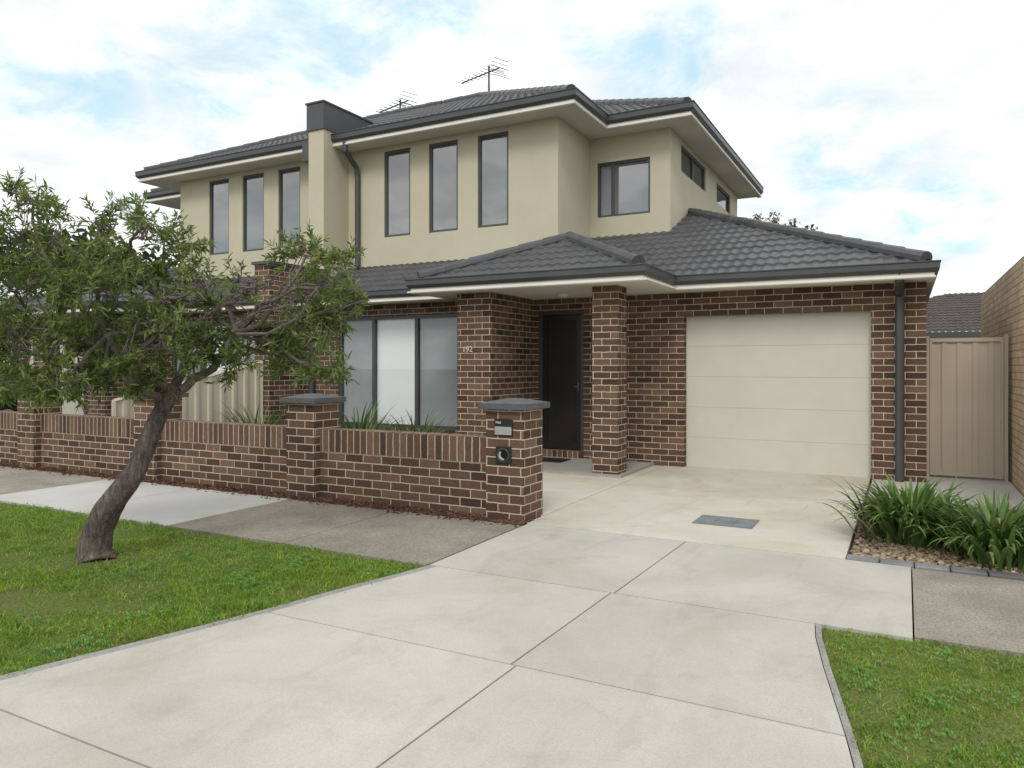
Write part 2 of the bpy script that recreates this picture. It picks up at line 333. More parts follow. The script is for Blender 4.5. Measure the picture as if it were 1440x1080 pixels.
# ------------------------------------------------------------------ house
def house(mir,label):
    global MIR; MIR=mir
    EX=-4.22 if mir else -4.555; WX=-2.5 if mir else -3.07
    R=thing('townhouse',label,'house',(-6.5,10.4,0))
    U,Nn=(1,0),(0,-1)
    mb=MB()
    panel(mb,(-9.57,10.05),U,Nn,3.89,0,2.505,[(.77,3.27,.42,2.3)],.14)
    mb.box(-5.69,-5.14,9.03,10.44,0,2.503)
    panel(mb,(-5.14,10.42),U,Nn,5.372,0,2.505,[(.06,.83,.16,2.31),(2.366,4.761,0,2.16)],.13)
    panel(mb,(.232,10.42),(0,1),(1,0),8.6,0,2.505,[],.1)
    mb.build('wall',M['brick'],R)
    mb=MB(); mb.box(-3.615,-3.265,9.03,9.38,0,2.503); mb.build('column',M['brick'],R)
    window(R,(-9.57,10.05),U,Nn,.77,3.27,.42,2.3,(1.53,2.42),.055,.025,['s','b','s'])
    mb=MB()
    mb.box(-9.0,-6.1,10.32,10.33,.2,2.45); mb.build('room_backing',M['dark'],R)
    # garage door
    mb=MB()
    for k in range(5):
        z0=.012+k*.4305
        mb.box(-2.768,-.385,10.535,10.575,z0,z0+.427)
    mb.build('garage_door',M['door'],R)
    mb=MB(); mb.box(-2.772,-.381,10.539,10.57,.005,2.158); mb.build('garage_door_joint',M['seal'],R)
    # front door
    o=(-5.14,10.42); mb=MB()
    pbox(mb,o,U,Nn,.06,.12,.16,2.31,.03,.12); pbox(mb,o,U,Nn,.77,.83,.16,2.31,.03,.12); pbox(mb,o,U,Nn,.12,.77,2.25,2.31,.03,.12)
    D=mb.build('front_door',M['charcoal'],R)
    mb=MB(); pbox(mb,o,U,Nn,.12,.77,.16,2.25,.07,.09); mb.build('screen_panel',M['screen'],D)
    mb=MB()
    for a0,a1,z0,z1 in ((.125,.195,.17,2.24),(.695,.765,.17,2.24),(.195,.695,.17,.27),(.195,.695,2.16,2.24)): pbox(mb,o,U,Nn,a0,a1,z0,z1,.05,.072)
    mb.build('screen_frame',M['black'],D)
    mb=MB(); pbox(mb,o,U,Nn,.715,.742,1.07,1.2,.03,.05); pbox(mb,o,U,Nn,.66,.74,1.13,1.147,.015,.03); mb.build('handle',M['dullsteel'],D)
    mb=MB(); mb.box(-5.08,-4.31,10.375,10.54,.0,.158); mb.build('door_step',M['soldier'],R)
    mb=MB(); mb.tube([(-4.35,9.75,2.5),(-4.35,9.75,2.47),(-4.35,9.75,2.45),(-4.35,9.75,2.44)],[.08,.08,.06,.03],14); mb.build('porch_light',M['cream'],R,smooth=True)
    # lower soffit & gutter & roof
    mb=MB()
    mb.box(-9.57,-6.31,9.62,10.2,2.5,2.52); mb.box(-6.31,-2.76,8.66,10.6,2.5,2.52); mb.box(-2.76,.32,9.99,10.6,2.5,2.52); mb.box(.1,.32,10.6,19,2.5,2.52)
    mb.build('soffit',M['cream'],R)
    low=[(-9.57,9.6),(-6.31,9.6),(-6.31,8.62),(-2.76,8.62),(-2.76,9.95),(.36,9.95),(.36,19)]
    mb=MB(); sweep(mb,low,[(-.14,2.49),(-.055,2.49),(-.055,2.56),(-.14,2.56)]); mb.build('fascia',M['cream'],R)
    gutter(R,low,2.56,2.69)
    k=.43; z=2.655; e=.05; mb=MB()
    slope(mb,(-9.57,9.6+e),(-5.0,9.6+e),(0,1),z,k,1.7)
    slope(mb,(-5.3,9.95+e),(.36-e,9.95+e),(0,1),z,k,4.1,[((.36-e,9.95+e),(1,1))])
    slope(mb,(-6.31+e,8.62+e),(-2.76-e,8.62+e),(0,1),z,k,1.76,[((-2.76-e,8.62+e),(1,1)),((-6.31+e,8.62+e),(-1,1))])
    slope(mb,(-2.76-e,8.62+e),(-2.76-e,11.8),(-1,0),z,k,1.74,[((-2.76-e,8.62+e),(-1,-1))])
    slope(mb,(-6.31+e,8.62+e),(-6.31+e,11.3),(1,0),z,k,1.74,[((-6.31+e,8.62+e),(1,-1))])
    slope(mb,(.36-e,9.95+e),(.36-e,19),(-1,0),z,k,3.95,[((.36-e,9.95+e),(-1,-1))])
    RF=mb.build('roof',M['tile'],R,uv=False)
    def rl(ax,ay,ar,bx,by,br,e=.02): capline(RF,(ax,ay,z+k*ar+e),(bx,by,z+k*br+e))
    rl(.22,10.09,.12,-3.6,13.91,3.92); rl(-6.17,8.76,.12,-4.535,10.395,1.73); rl(-2.90,8.76,.12,-4.535,10.395,1.73); rl(-4.535,10.4,1.73,-4.535,11.6,1.73)
    # upper storey
    mb=MB(); f=(-9.55,11.2)
    W=[(.86,1.46),(1.875,2.5),(2.91,3.525)]
    panel(mb,f,U,Nn,4.46,2.6,5.606,[(a,b_,3.88,5.5) for a,b_ in W],.12)
    panel(mb,(-5.09,11.2),(0,1),(1,0),1.42,2.6,5.606,[],.1)
    panel(mb,(-5.09,12.62),U,Nn,1.49,2.6,5.606,[(.14,1.13,4.15,5.14)],.12)
    sd=(-3.6,12.62); panel(mb,sd,(0,1),(1,0),5.8,2.6,5.606,[(.71,2.58,5.0,5.49),(3.58,5.0,4.98,5.42)],.12)
    mb.build('upper_wall',M['render'],R)
    for a,b_ in W: window(R,f,U,Nn,a,b_,3.88,5.5,(),.045,.03)
    window(R,(-5.09,12.62),U,Nn,.14,1.13,4.15,5.14,(.42,),.04,.03,['s','g'])
    window(R,sd,(0,1),(1,0),.71,2.58,5.0,5.49,(1.65,),.04,.03); window(R,sd,(0,1),(1,0),3.58,5.0,4.98,5.42,(),.04,.03)
    mb=MB(); mb.box(-9.55,EX-.04,10.74,12.9,5.6,5.62); mb.box(EX-.04,WX-.04,12.16,18.86,5.6,5.62); mb.build('soffit',M['cream'],R)
    up=[(-9.55,10.7),(EX,10.7),(EX,12.12),(WX,12.12),(WX,18.9)]
    mb=MB(); sweep(mb,up,[(-.14,5.59),(-.055,5.59),(-.055,5.67),(-.14,5.67)]); mb.build('fascia',M['cream'],R)
    gutter(R,up,5.67,5.82)
    z=5.785; k=.47; mb=MB()
    slope(mb,(-9.75,10.7+e),(EX-e,10.7+e),(0,1),z,k,4.1,[((EX-e,10.7+e),(1,1))])
    slope(mb,(EX-e,10.7+e),(EX-e,18.9),(-1,0),z,k,4.1,[((EX-e,10.7+e),(-1,-1)),((EX-e,18.9),(-1,1))])
    slope(mb,(-8,12.12+e),(WX-e,12.12+e),(0,1),z,k,3.4,[((WX-e,12.12+e),(1,1))])
    slope(mb,(WX-e,12.12+e),(WX-e,18.9),(-1,0),z,k,3.4,[((WX-e,12.12+e),(-1,-1)),((WX-e,18.9),(-1,1))])
    RF=mb.build('upper_roof',M['tile'],R,uv=False)
    rl(EX-e-.09,10.84,.09,EX-e-4.1,14.85,4.1); rl(EX-e-4.1,14.85,4.1,-9.75,14.85,4.1); rl(WX-e-.09,12.26,.09,WX-e-3.4,15.57,3.4); rl(WX-e-3.4,15.57,3.4,-8,15.57,3.4)
    downpipe(R,[(-9.28,10.78,5.68),(-9.28,10.78,5.5),(-9.28,11.1,5.25),(-9.28,11.14,5.1),(-9.28,11.14,3.36)],.05)
    downpipe(R,[(-.06,10.05,2.58),(-.06,10.05,2.5),(-.06,10.36,2.36),(-.06,10.36,2.3),(-.06,10.36,.03)],.052)
    downpipe(R,[(-9.36,9.7,2.58),(-9.36,9.7,2.45),(-9.36,9.98,2.3),(-9.36,9.98,.03)],.05)
    if not mir:
        mb=MB(); mb.box(-9.93,-9.57,9.2,10.3,0,3.2); mb.build('party_wall',M['brick'],R)
        mb=MB(); mb.box(-9.97,-9.53,9.16,10.6,3.2,3.25); mb.build('party_wall_capping',M['charcoal'],R)
        mb=MB(); mb.box(-9.92,-9.55,10.5,12.2,2.9,5.87); mb.build('blade_wall',M['render'],R)
        mb=MB(); mb.box(-9.945,-9.525,10.47,12.6,5.87,6.36); mb.box(-9.965,-9.505,10.45,12.6,6.36,6.39); mb.build('parapet',M['charcoal'],R)
        mb=MB(); mb.box(-10.14,-9.955,10.56,10.75,5.35,5.66); mb.build('rainwater_head',M['charcoal'],R)
        text_mesh('192',.115,-5.52,9.026,1.69,M['white'],R,'house_number')
    MIR=False; return R
house(False,'right half of the two storey house, nearer half, with cream garage door')
house(True,'left half of the two storey house, partly hidden behind the leaning bottlebrush tree')

# ------------------------------------------------------------------ antennas
def antenna(x,y,z,h,label,n,bl):
    A=thing('television_antenna',label,'antenna',(x,y,z))
    mb=MB(); mb.tube([(x,y,z-.15),(x,y,z+h)],.022,8); mb.build('mast',M['galv'],A,uv=False)
    zb=z+h*.8; d=Vector((.97,.1,.22)).normalized(); a=Vector((x,y,zb))-d*bl*.72; b=a+d*bl
    mb=MB(); mb.tube([a,b],.016,6); mb.build('boom',M['galv'],A,uv=False)
    for k in range(n):
        p=a.lerp(b,k/(n-1)); e=Vector((.55,.8,-.1)).normalized()*(.10+.13*k/(n-1)); mb=MB(); mb.tube([p-e,p+e],.008,5); mb.build('element',M['galv'],A,uv=False)
    for s in (-1,1):
        mb=MB(); q=b-d*.1
        for k in range(3): 
            p=q+Vector((.02+.06*k,0,s*(.05+.07*k))); e=Vector((.55,.8,-.1)).normalized()*.2; mb.tube([p-e,p+e],.007,5)
        mb.build('reflector',M['galv'],A,uv=False)
antenna(-8.5,14.85,7.66,.74,'larger television antenna on the mast above the right half of the roof',10,1.0)
antenna(-11.1,14.95,7.55,.54,'smaller television antenna left of the other one, behind the parapet',7,.85)

# ------------------------------------------------------------------ front wall
FW=thing('front_wall','low dark brown brick front wall with grey capped pillars along the footpath','wall',(-9.7,6.25,0))
PX=[-3.49,-6.03,-8.65,-11.25,-13.87,-16.4]; pillars=[]
for x in PX:
    mb=MB(); mb.box(x,x+.4,6.04,6.44,0,1.05); p=mb.build('pillar',M['brick'],FW); pillars.append(p)
    mb=MB(); a,b_,c,d=x-.055,x+.455,5.985,6.495
    mb.box(a,b_,c,d,1.05,1.105)
    i=len(mb.v); mb.v+=[(a+.008,c+.008,1.105),(b_-.008,c+.008,1.105),(b_-.008,d-.008,1.105),(a+.008,d-.008,1.105),(a+.2,c+.2,1.145),(b_-.2,c+.2,1.145),(b_-.2,d-.2,1.145),(a+.2,d-.2,1.145)]
    for q in ((0,1,5,4),(1,2,6,5),(2,3,7,6),(3,0,4,7),(4,5,6,7)): mb.f.append(tuple(i+t for t in q))
    mb.build('cap',M['capm'],p,bevel=.0)
for x1,x0 in zip(PX[1:],PX):
    mb=MB(); mb.box(x1+.4,x0,6.14,6.36,0,.52); w=mb.build('wall_panel',M['brick'],FW)
    mb=MB(); mb.box(x1+.4,x0,6.132,6.368,.522,.765); mb.build('soldier_course',M['soldier'],w)
pl=pillars[0]; xm=-3.295; yf=6.04
mb=MB(); mb.box(xm-.095,xm+.095,yf-.018,yf,.805,.96); mb.build('mail_slot',M['black'],pl,bevel=.004)
mb=MB(); mb.box(xm-.088,xm+.088,yf-.024,yf-.0175,.812,.888); mb.build('steel_flap',M['steel'],pl,bevel=.002)
text_mesh('Mail',.034,xm-.05,yf-.02,.926,M['white'],pl,'mail_lettering')
mb=MB(); mb.box(xm-.080,xm+.080,yf-.02,yf,.545,.705); mb.build('paper_holder',M['black'],pl,bevel=.004)
mb=MB()
ang=[2*math.pi*k/24 for k in range(25)]
mb.tube([(xm+math.cos(t)*.058,yf-.022,.625+math.sin(t)*.058) for t in ang],.006,6,cap=False); mb.build('dark_ring',M['charcoal'],pl,smooth=True,uv=False)
mb=MB(); mb.tube([(xm,yf-.0205,.625),(xm,yf-.024,.625)],.052,24); mb.build('dark_opening',M['dark'],pl,uv=False)
mb=MB()
arc=[math.pi*(.75+.09*k) for k in range(10)]
mb.quad(*([(xm+math.cos(t)*.047,yf-.0255,.625+math.sin(t)*.047) for t in arc]+[(xm+.012+math.cos(t)*.036,yf-.0255,.630+math.sin(t)*.036) for t in arc[::-1]])); mb.build('steel_crescent',M['steel'],pl,uv=False)  # flat pale crescent laid over the dark disc

# ------------------------------------------------------------------ ground
mb=MB(); mb.quad((-300,-300,-.16),(300,-300,-.16),(300,300,-.16),(-300,300,-.16)); struct('ground',mb,M['ground'])
mb=MB(); mb.box(-80,80,-8,.75,-.3,-.13); struct('road',mb,M['asphalt'])
mb=MB(); mb.box(-80,-4.15,.95,1.12,-.16,.02); mb.box(.45,80,.95,1.12,-.16,.02); mb.box(-80,80,.752,.948,-.25,-.1); struct('kerb',mb,M['edge'])
LE=[(1.0,-4.05),(1.72,-3.76),(1.91,-3.70),(2.64,-3.48),(3.13,-3.34),(3.8,-3.19),(4.2,-3.08),(4.42,-3.03)]
RE=[(1.0,.3),(1.72,.1),(2.3,-.02),(2.97,-.14),(3.13,-.17),(3.8,-.31),(4.2,-.385),(4.42,-.41)]
def ed(T,y):
    for (y0,a),(y1,b) in zip(T,T[1:]):
        if y0<=y<=y1: return a+(b-a)*(y-y0)/(y1-y0)
    return T[0][1] if y<T[0][0] else T[-1][1]
WL,WR=.07,.03
mb=MB()
for y0,y1 in ((1.0,1.72),(1.72,3.13),(3.13,4.42)):
    ys=[y0]+[y for y,_ in LE if y0<y<y1]+[y1]
    L=[(ed(LE,y)+WL,y) for y in ys]; Rr=[(ed(RE,y)-WR,y) for y in ys]; xm_=-1.64
    slab(mb,[L[0],(xm_-.03,y0),(xm_,y1)]+L[::-1][:-1])
    slab(mb,[(xm_-.03,y0)]+Rr+[(xm_,y1)])
slab(mb,[(-3.03,4.42),(-1.62,4.42),(-1.58,6.0),(-3.03,6.0)]); slab(mb,[(-1.62,4.42),(.04,4.42),(.04,6.0),(-1.58,6.0)])
struct('driveway',mb,M['drive'])
mb=MB()
slab(mb,[(-3.06,6.0),(-.39,6.0),(-.39,8.55),(-3.06,8.55)],g=.004); slab(mb,[(-3.06,8.55),(-.39,8.55),(-.39,10.56),(-3.06,10.56)],g=.004)
slab(mb,[(-5.1,6.4),(-3.06,6.4),(-3.06,10.4),(-5.1,10.4)],g=.004)
struct('inner_driveway',mb,M['drive2'])
mb=MB(); mb.box(-5.13,-3.2,8.98,10.41,-.1,.055); struct('porch_floor',mb,M['porch'])
mb=MB()
for T,s,w_ in ((LE,1,WL),(RE,-1,WR)):
    for (y0,a),(y1,b) in zip(T,T[1:]):
        q=[(a,y0),(a+w_,y0),(b+w_,y1),(b,y1)]
        if s<0: q=[(a-w_,y0),(a,y0),(b,y1),(b-w_,y1)]
        mb.prism(q,-.1,.018)
struct('driveway_edging',mb,M['edge'])
mb=MB()
xs=[-5.85,-4.45,-3.04]
for a,b in zip(xs,xs[1:]): slab(mb,[(a,4.4),(b,4.4),(b,5.93),(a,5.93)],g=.005)
x=-8.9
while x>-40: slab(mb,[(x-1.5,4.4),(x,4.4),(x,5.93),(x-1.5,5.93)],g=.005); x-=1.5
x=.042
while x<14: slab(mb,[(x,4.46),(x+1.5,4.46),(x+1.5,5.97),(x,5.97)],z1=.016,g=.002); x+=1.5
struct('old_footpath',mb,M['oldc'])
mb=MB(); slab(mb,[(-8.9,4.4),(-7.38,4.4),(-7.38,5.93),(-8.9,5.93)],g=.004); slab(mb,[(-7.38,4.4),(-5.85,4.4),(-5.85,5.93),(-7.38,5.93)],g=.004); struct('new_footpath',mb,M['newc'])
mb=MB(); mb.box(-40,-3.07,5.935,6.2,-.1,.012); struct('mulch_bed',mb,M['mulchbase'])
mb=MB(); mb.box(-16.4,-5.12,6.2,10.1,-.1,.008); struct('garden_soil',mb,M['soil'])
mb=MB(); mb.box(-.375,1.15,6.12,8.9,-.1,.012); mb.box(1.15,4,6.12,8,-.1,.012); struct('garden_bed',mb,M['gravelbase'])
mb=MB(); slab(mb,[(-.37,8.9),(1.15,8.9),(1.15,11.5),(-.37,11.5)]); struct('side_path',mb,M['newc'])
mb=MB(); mb.box(-22.5,-16.45,1.1,4.38,-.1,.01); mb.box(-19.2,-16.45,4.38,10.5,-.1,.0); struct('far_driveway',mb,M['drive'])
mb=MB()
ys=[y for y,_ in LE]
mb.prism([(-16.4,1.12)]+[(ed(LE,y)-.002,max(y,1.12)) for y in ys if y>1]+[(-3.03,4.395),(-16.4,4.395)],-.1,.0)
mb.prism([(-60,1.12),(-22.6,1.12),(-22.6,4.39),(-60,4.39)],-.1,.0)
mb.prism([(ed(RE,1.12)+.002,1.12),(14,1.12),(14,4.455),(-.40,4.455)]+[(ed(RE,y)+.002,y) for y in ys[::-1] if 1.2<y<4.4],-.1,.0)
struct('lawn',mb,M['lawnbase'])
# drain lid
D=thing('drain_cover','square blue grey drain cover set in the driveway concrete','drain cover',(-1.455,6.93,.02))
mb=MB(); mb.box(-1.72,-1.19,6.72,7.13,.0,.024); mb.build('frame',M['pit'],D)
mb=MB()
for i in range(3):
    for j in range(2): mb.box(-1.71+i*.173,-1.71+i*.173+.170,6.73+j*.197,6.73+j*.197+.194,.02,.027)
mb.build('lid',M['pit'],D)
mb=MB(); mb.box(-4.98,-4.4,9.75,10.15,.05,.07); tag(mb.build('doormat',M['black'],loc=(-4.7,9.95,.055),bevel=.004),'dark doormat on the porch floor before the front door','doormat')
# edging bricks
mb=MB(); x=-.385
while x<3: mb.box(x,x+.215,5.985,6.105,-.05,.035+random.uniform(-.004,.004)); x+=.223
tag(mb.build('garden_edging',M['paver'],loc=(.5,6.04,0),bevel=.008),'row of grey paver bricks edging the pebble garden bed','edging')

# ------------------------------------------------------------------ grass
def pip(x,y,poly):
    r=np.zeros(len(x),bool); n=len(poly); j=n-1
    for i in range(n):
        xi,yi=poly[i]; xj,yj=poly[j]
        c=((yi>y)!=(yj>y))&(x<(xj-xi)*(y-yi)/((yj-yi)+1e-12)+xi); r^=c; j=i
    return r
def bald(x,y):
    v=np.sin(x*2.1+1.3)*np.sin(y*2.7+.4)+.5*np.sin(x*5.3+y*3.1)+.35*np.sin(x*9.1-y*8.3+2)
    return v
def grassverts(n,poly,dens_fn,l0,l1,w0,w1):
    px=[p[0] for p in poly]; py=[p[1] for p in poly]
    x=np.random.uniform(min(px)-.03,max(px)+.03,n); y=np.random.uniform(min(py)-.03,max(py)+.03,n)
    jit=.022+.05*np.clip(bald(x*2,y*2),0,1)
    k=pip(x+np.random.normal(0,1,n)*jit,y+np.random.normal(0,1,n)*jit,poly)&(np.random.rand(n)<dens_fn(x,y)); x,y=x[k],y[k]; n=len(x)
    t=np.random.rand(n)*6.283; a=np.random.rand(n)*6.283; ht=(.65+.35*np.clip(bald(x*.7+5,y*.7)+.6,0,1.4))
    tuft=np.clip(np.sin(x*13.1+1.7*np.sin(y*7))*np.sin(y*15.7+1.3*np.sin(x*6)),0,1); ht=ht*(1+.5*tuft)
    l=np.random.uniform(l0,l1,n)*ht; w=np.random.uniform(w0,w1,n)/2; ln=np.random.uniform(.25,1.1,n)
    c=np.stack([x,y,np.full(n,-.002)],1); s=np.stack([np.cos(t)*w,np.sin(t)*w,0*w],1)
    d=np.stack([np.cos(a)*ln*l,np.sin(a)*ln*l,l*np.sqrt(np.clip(1.15-ln*ln*.6,.15,1))],1)
    m1=c+d*np.array([.4,.4,.62]); 
    V=np.stack([c-s,c+s,m1+s*.7,c+d,m1-s*.7],1).reshape(-1,3)
    return V,n
leftp=[(-14,1.13)]+[(ed(LE,y),y) for y in ys if y>1]+[(-3.02,4.42),(-14,4.42)]
rightp=[(ed(RE,1.13),1.13),(4,1.13),(4,4.47),(-.41,4.47)]+[(ed(RE,y),y) for y in ys[::-1] if 1.2<y<4.4]
def dl(x,y):
    d=np.hypot(x,y); base=np.clip((5.2/d)**1.6,.06,1)
    b=np.where(bald(x,y)<-.6,.3,1.0)
    b=np.where(np.hypot((x+5.4)/1.0,(y-3.42))<.34,.18,b); b=np.where(np.hypot((x+4.75)/.45,(y-2.6)/.22)+.2*np.sin(x*23)<1,.06,b)
    b=np.where(np.hypot((x+6.2)/.7,(y-3.1)/.18)+.2*np.sin(x*17)<1,.25,b)
    return base*b
def dr(x,y):
    d=np.hypot(x,y); return np.clip((3.6/d)**2.5,.02,1)*np.where(bald(x*1.2,y*1.2+2)<-.7,.3,1.0)
V1,n1=grassverts(230000,leftp,dl,.016,.042,.005,.009); V2,n2=grassverts(100000,rightp,dr,.016,.040,.004,.008)
V=np.concatenate([V1,V2]); n=n1+n2
mb=MB(); mb.v=V.tolist(); mb.f=[(5*i,5*i+1,5*i+2,5*i+3,5*i+4) for i in range(n)]
g=mb.build('grass',M['grass'],uv=False); tag(g,'short bright green grass of the nature strip on both sides of the driveway','grass',kind='stuff')
# clover
mb=MB()
def clover(poly,n,sz,fn):
    for _ in range(n):
        cx,cy=random.uniform(min(p[0] for p in poly),max(p[0] for p in poly)),random.uniform(1.5,4.35)
        if not pip(np.array([cx]),np.array([cy]),poly)[0] or random.random()>fn(np.array([cx]),np.array([cy]))[0]: continue
        for _ in range(random.randint(5,14)):
            x,y=random.gauss(cx,.06),random.gauss(cy,.06)
            if not pip(np.array([x]),np.array([y]),poly)[0]: continue
            z=random.uniform(.015,.032); t0=random.random()*6.28
            for k in range(3):
                t=t0+k*2.09; r=sz*random.uniform(.7,1.2); ox,oy=x+math.cos(t)*r,y+math.sin(t)*r
                mb.quad(*[(ox+math.cos(q)*r*.8,oy+math.sin(q)*r*.8,z+.006*math.cos(q*2)+.3*r*math.cos(q-t)) for q in (0,1.05,2.09,3.14,4.19,5.24)])
clover(leftp,600,.008,dl); clover([(.12,1.75),(3,1.75),(3,4.4),(-.37,4.4),(-.28,3.8),(-.1,2.97)],240,.008,dr)
tag(mb.build('clover',M['clover'],uv=False),'low clover and broad leaved weeds growing among the grass','clover',kind='stuff')
# mulch chips
mb=MB()
def chip(x,y,z,s):
    a=random.random()*6.28; d=Vector((math.cos(a),math.sin(a),random.uniform(-.3,.3))); e=Vector((-math.sin(a),math.cos(a),random.uniform(-.5,.5))); c=Vector((x,y,z))
    u=d*s; v=e*s*random.uniform(.3,.6); w=Vector((0,0,s*.3))
    i=len(mb.v); mb.v+=[tuple(q) for q in (c-u-v,c+u-v,c+u+v,c-u+v,c-u*.8-v*.6+w,c+u*.7-v*.6+w,c+u*.8+v*.7+w,c-u*.7+v*.6+w)]
    mb.f+= [tuple(i+k for k in q) for q in ((4,5,6,7),(0,1,5,4),(1,2,6,5),(2,3,7,6),(3,0,4,7))]
for _ in range(6500):
    x=-3.05-abs(random.random())**1.4*11; y=random.uniform(5.9,6.14)
    if random.random()<.06: y=random.uniform(5.8,5.95)
    chip(x,y,.012+random.random()*.02,random.uniform(.008,.022))
tag(mb.build('mulch',M['mulch'],uv=False),'reddish brown mulch chips in the narrow strip before the brick wall','mulch',kind='stuff')
mb=MB()
for _ in range(3800):
    x=random.uniform(-.36,1.6); y=6.13+abs(random.gauss(0,.7)); 
    if y>8.8: continue
    r=random.uniform(.007,.02)*(1.6 if random.random()<.07 else 1); c=(x,y,.012+r*.5); i=len(mb.v); rx,ry,rz=r*random.uniform(.8,1.3),r*random.uniform(.8,1.3),r*.7
    for zz,rr in ((-.6,.75),(.1,1),(.7,.62)):
        for k in range(6):
            t=k*1.047+zz; mb.v.append((c[0]+rx*rr*math.cos(t),c[1]+ry*rr*math.sin(t),c[2]+rz*zz))
    for a in (0,6):
        for k in range(6): mb.f.append((i+a+k,i+a+(k+1)%6,i+a+6+(k+1)%6,i+a+6+k))
    mb.f.append(tuple(i+12+k for k in range(6)))
tag(mb.build('pebbles',M['pebble'],uv=False,smooth=True),'tan and brown pebbles covering the garden bed beside the driveway','pebbles',kind='stuff')

# ------------------------------------------------------------------ plants
def ribbon(mb,p,az,th0,curl,L,w,n=7):
    p=Vector(p); th=th0; side=Vector((-math.sin(az),math.cos(az),0)); i=len(mb.v)
    for k in range(n+1):
        s=k/n; ww=w*.5*(.55+.9*s if s<.35 else 1-((s-.35)/.65)**2*.97)
        mb.v+=[tuple(p-side*ww),tuple(p+side*ww)]
        th=th0+curl*s*s; p=p+Vector((math.cos(az)*math.sin(th),math.sin(az)*math.sin(th),math.cos(th)))*(L/n)
        if p.z<.03: p.z=.03
    for k in range(n): mb.f.append((i+2*k,i+2*k+1,i+2*k+3,i+2*k+2))
def strappy(x,y,h,nb,label,w=.022,sp=.09,tilt=.75,curl=(.5,2.0),group=None):
    mb=MB()
    for _ in range(nb):
        az=random.random()*6.283; r=abs(random.gauss(0,sp)); th0=random.uniform(.05,tilt)
        ribbon(mb,(x+math.cos(az)*r,y+math.sin(az)*r,.01),az+random.gauss(0,.4),th0,random.uniform(*curl),h*random.uniform(.65,1.1),w*random.uniform(.7,1.2),9)
    return tag(mb.build('strappy_plant',M['strap'],loc=(x,y,.01),uv=False),label,'plant',group)
strappy(.03,6.88,.60,480,'green strappy leaved clump in the pebble bed, nearest the driveway',.036,.15,.75,(.9,2.5))
strappy(.58,6.50,.55,440,'green strappy leaved clump in the pebble bed, at the right edge of the photo',.035,.14,.75,(.9,2.5))
strappy(-7.45,9.0,.98,110,'strappy green plant under the large front window, left of the other beneath it',.036,.1,.8,(.4,1.6))
strappy(-6.2,8.7,.95,110,'strappy green plant at the right end of the large front window beside the brick pier',.036,.12,.8,(.4,1.6))
strappy(-9.0,8.4,1.0,80,'strappy green plant before the cream sloping fence behind the brick wall',.034,.09,.7,(.4,1.6))

# bottlebrush
T=thing('bottlebrush_tree','leaning bottlebrush tree with twisted trunk growing from the left lawn','tree',tuple(P(135,785,5.585)))
Z0=5.585
path=[(136,802,.185),(135,788,.146),(134,770,.120),(138,748,.106),(146,727,.098),(158,706,.090),(174,686,.083),(189,664,.076),(200,640,.071),(211,615,.067),(222,588,.063),(236,562,.058),(246,540,.050)]
mb=MB(); pts=[]; rr=[]
def cr(a,b,c,d,t): return .5*((2*b)+(c-a)*t+(2*a-5*b+4*c-d)*t*t+(3*b-a-3*c+d)*t**3)
for i in range(len(path)-1):
    q=[path[max(i-1,0)],path[i],path[i+1],path[min(i+2,len(path)-1)]]
    for s in (0,.25,.5,.75):
        v=[cr(q[0][j],q[1][j],q[2][j],q[3][j],s) for j in range(3)]; pts.append(P(v[0],v[1],Z0+.04*math.sin((i+s)*.9))); rr.append(v[2])
mb.tube(pts,rr,20,.08); TR=mb.build('trunk',M['bark'],T,smooth=True,uv=False)
top=P(240,555,Z0)
blobs=[(-70,430,80,100,74,.1),(15,325,52,45,38,.1),(45,282,42,26,19,0),(85,340,58,50,48,-.2),(135,308,42,34,21,.2),(205,315,42,34,21,-.1),(235,350,36,32,17,.2),
(20,410,70,58,70,.25),(115,392,80,50,76,-.3),(190,398,60,40,35,.2),(60,472,85,50,94,-.1),(150,472,80,46,82,.35),(225,478,70,43,62,-.3),(30,535,55,28,42,.1),(95,540,60,24,44,-.3),(165,530,60,28,40,.0),
(290,490,55,40,42,.2),(285,392,46,32,15,-.2),(335,500,42,26,24,0),(345,408,40,26,9,.2),(250,428,50,32,17,0),(310,440,46,32,14,.1),
(432,362,38,26,26,.0),(468,398,42,30,34,-.2),(420,413,42,32,25,.3),(445,460,44,40,42,-.1),(425,510,44,30,36,.15),(482,435,34,30,28,.1),(460,528,32,20,18,-.1),(375,470,36,32,16,.1),(505,425,18,16,8,0)]
LV=MB(); BRc=MB(); PD=MB()
def curve(a,b,r0,r1,n=6,sag=.06,sides=6):
    a=Vector(a);b=Vector(b);o=Vector((random.gauss(0,sag),random.gauss(0,sag),random.gauss(0,sag)));pts=[];rs=[]
    for k in range(n+1):
        s=k/n; pts.append(a.lerp(b,s)+o*math.sin(s*math.pi)+Vector((random.gauss(0,.012),random.gauss(0,.012),random.gauss(0,.012)))); rs.append(r0+(r1-r0)*s)
    BRc.tube(pts,rs,sides); return pts
def rv(): return Vector((random.gauss(0,1),random.gauss(0,1),random.gauss(0,1))).normalized()
def leaf(p,d,l,w):
    s=d.cross(rv()); s.normalize(); s*=w/2; i=len(LV.v); m=p+d*l*.45
    LV.v+=[tuple(p),tuple(m+s),tuple(p+d*l+Vector((0,0,-l*.08))),tuple(m-s)]; LV.f.append((i,i+1,i+2,i+3))
forks=[P(150,470,Z0-.1),P(330,470,Z0),P(230,430,Z0+.2),P(90,510,Z0+.1),P(200,490,Z0-.25)]
for f in forks: curve(top,f,.036,.022,7,.08,8)
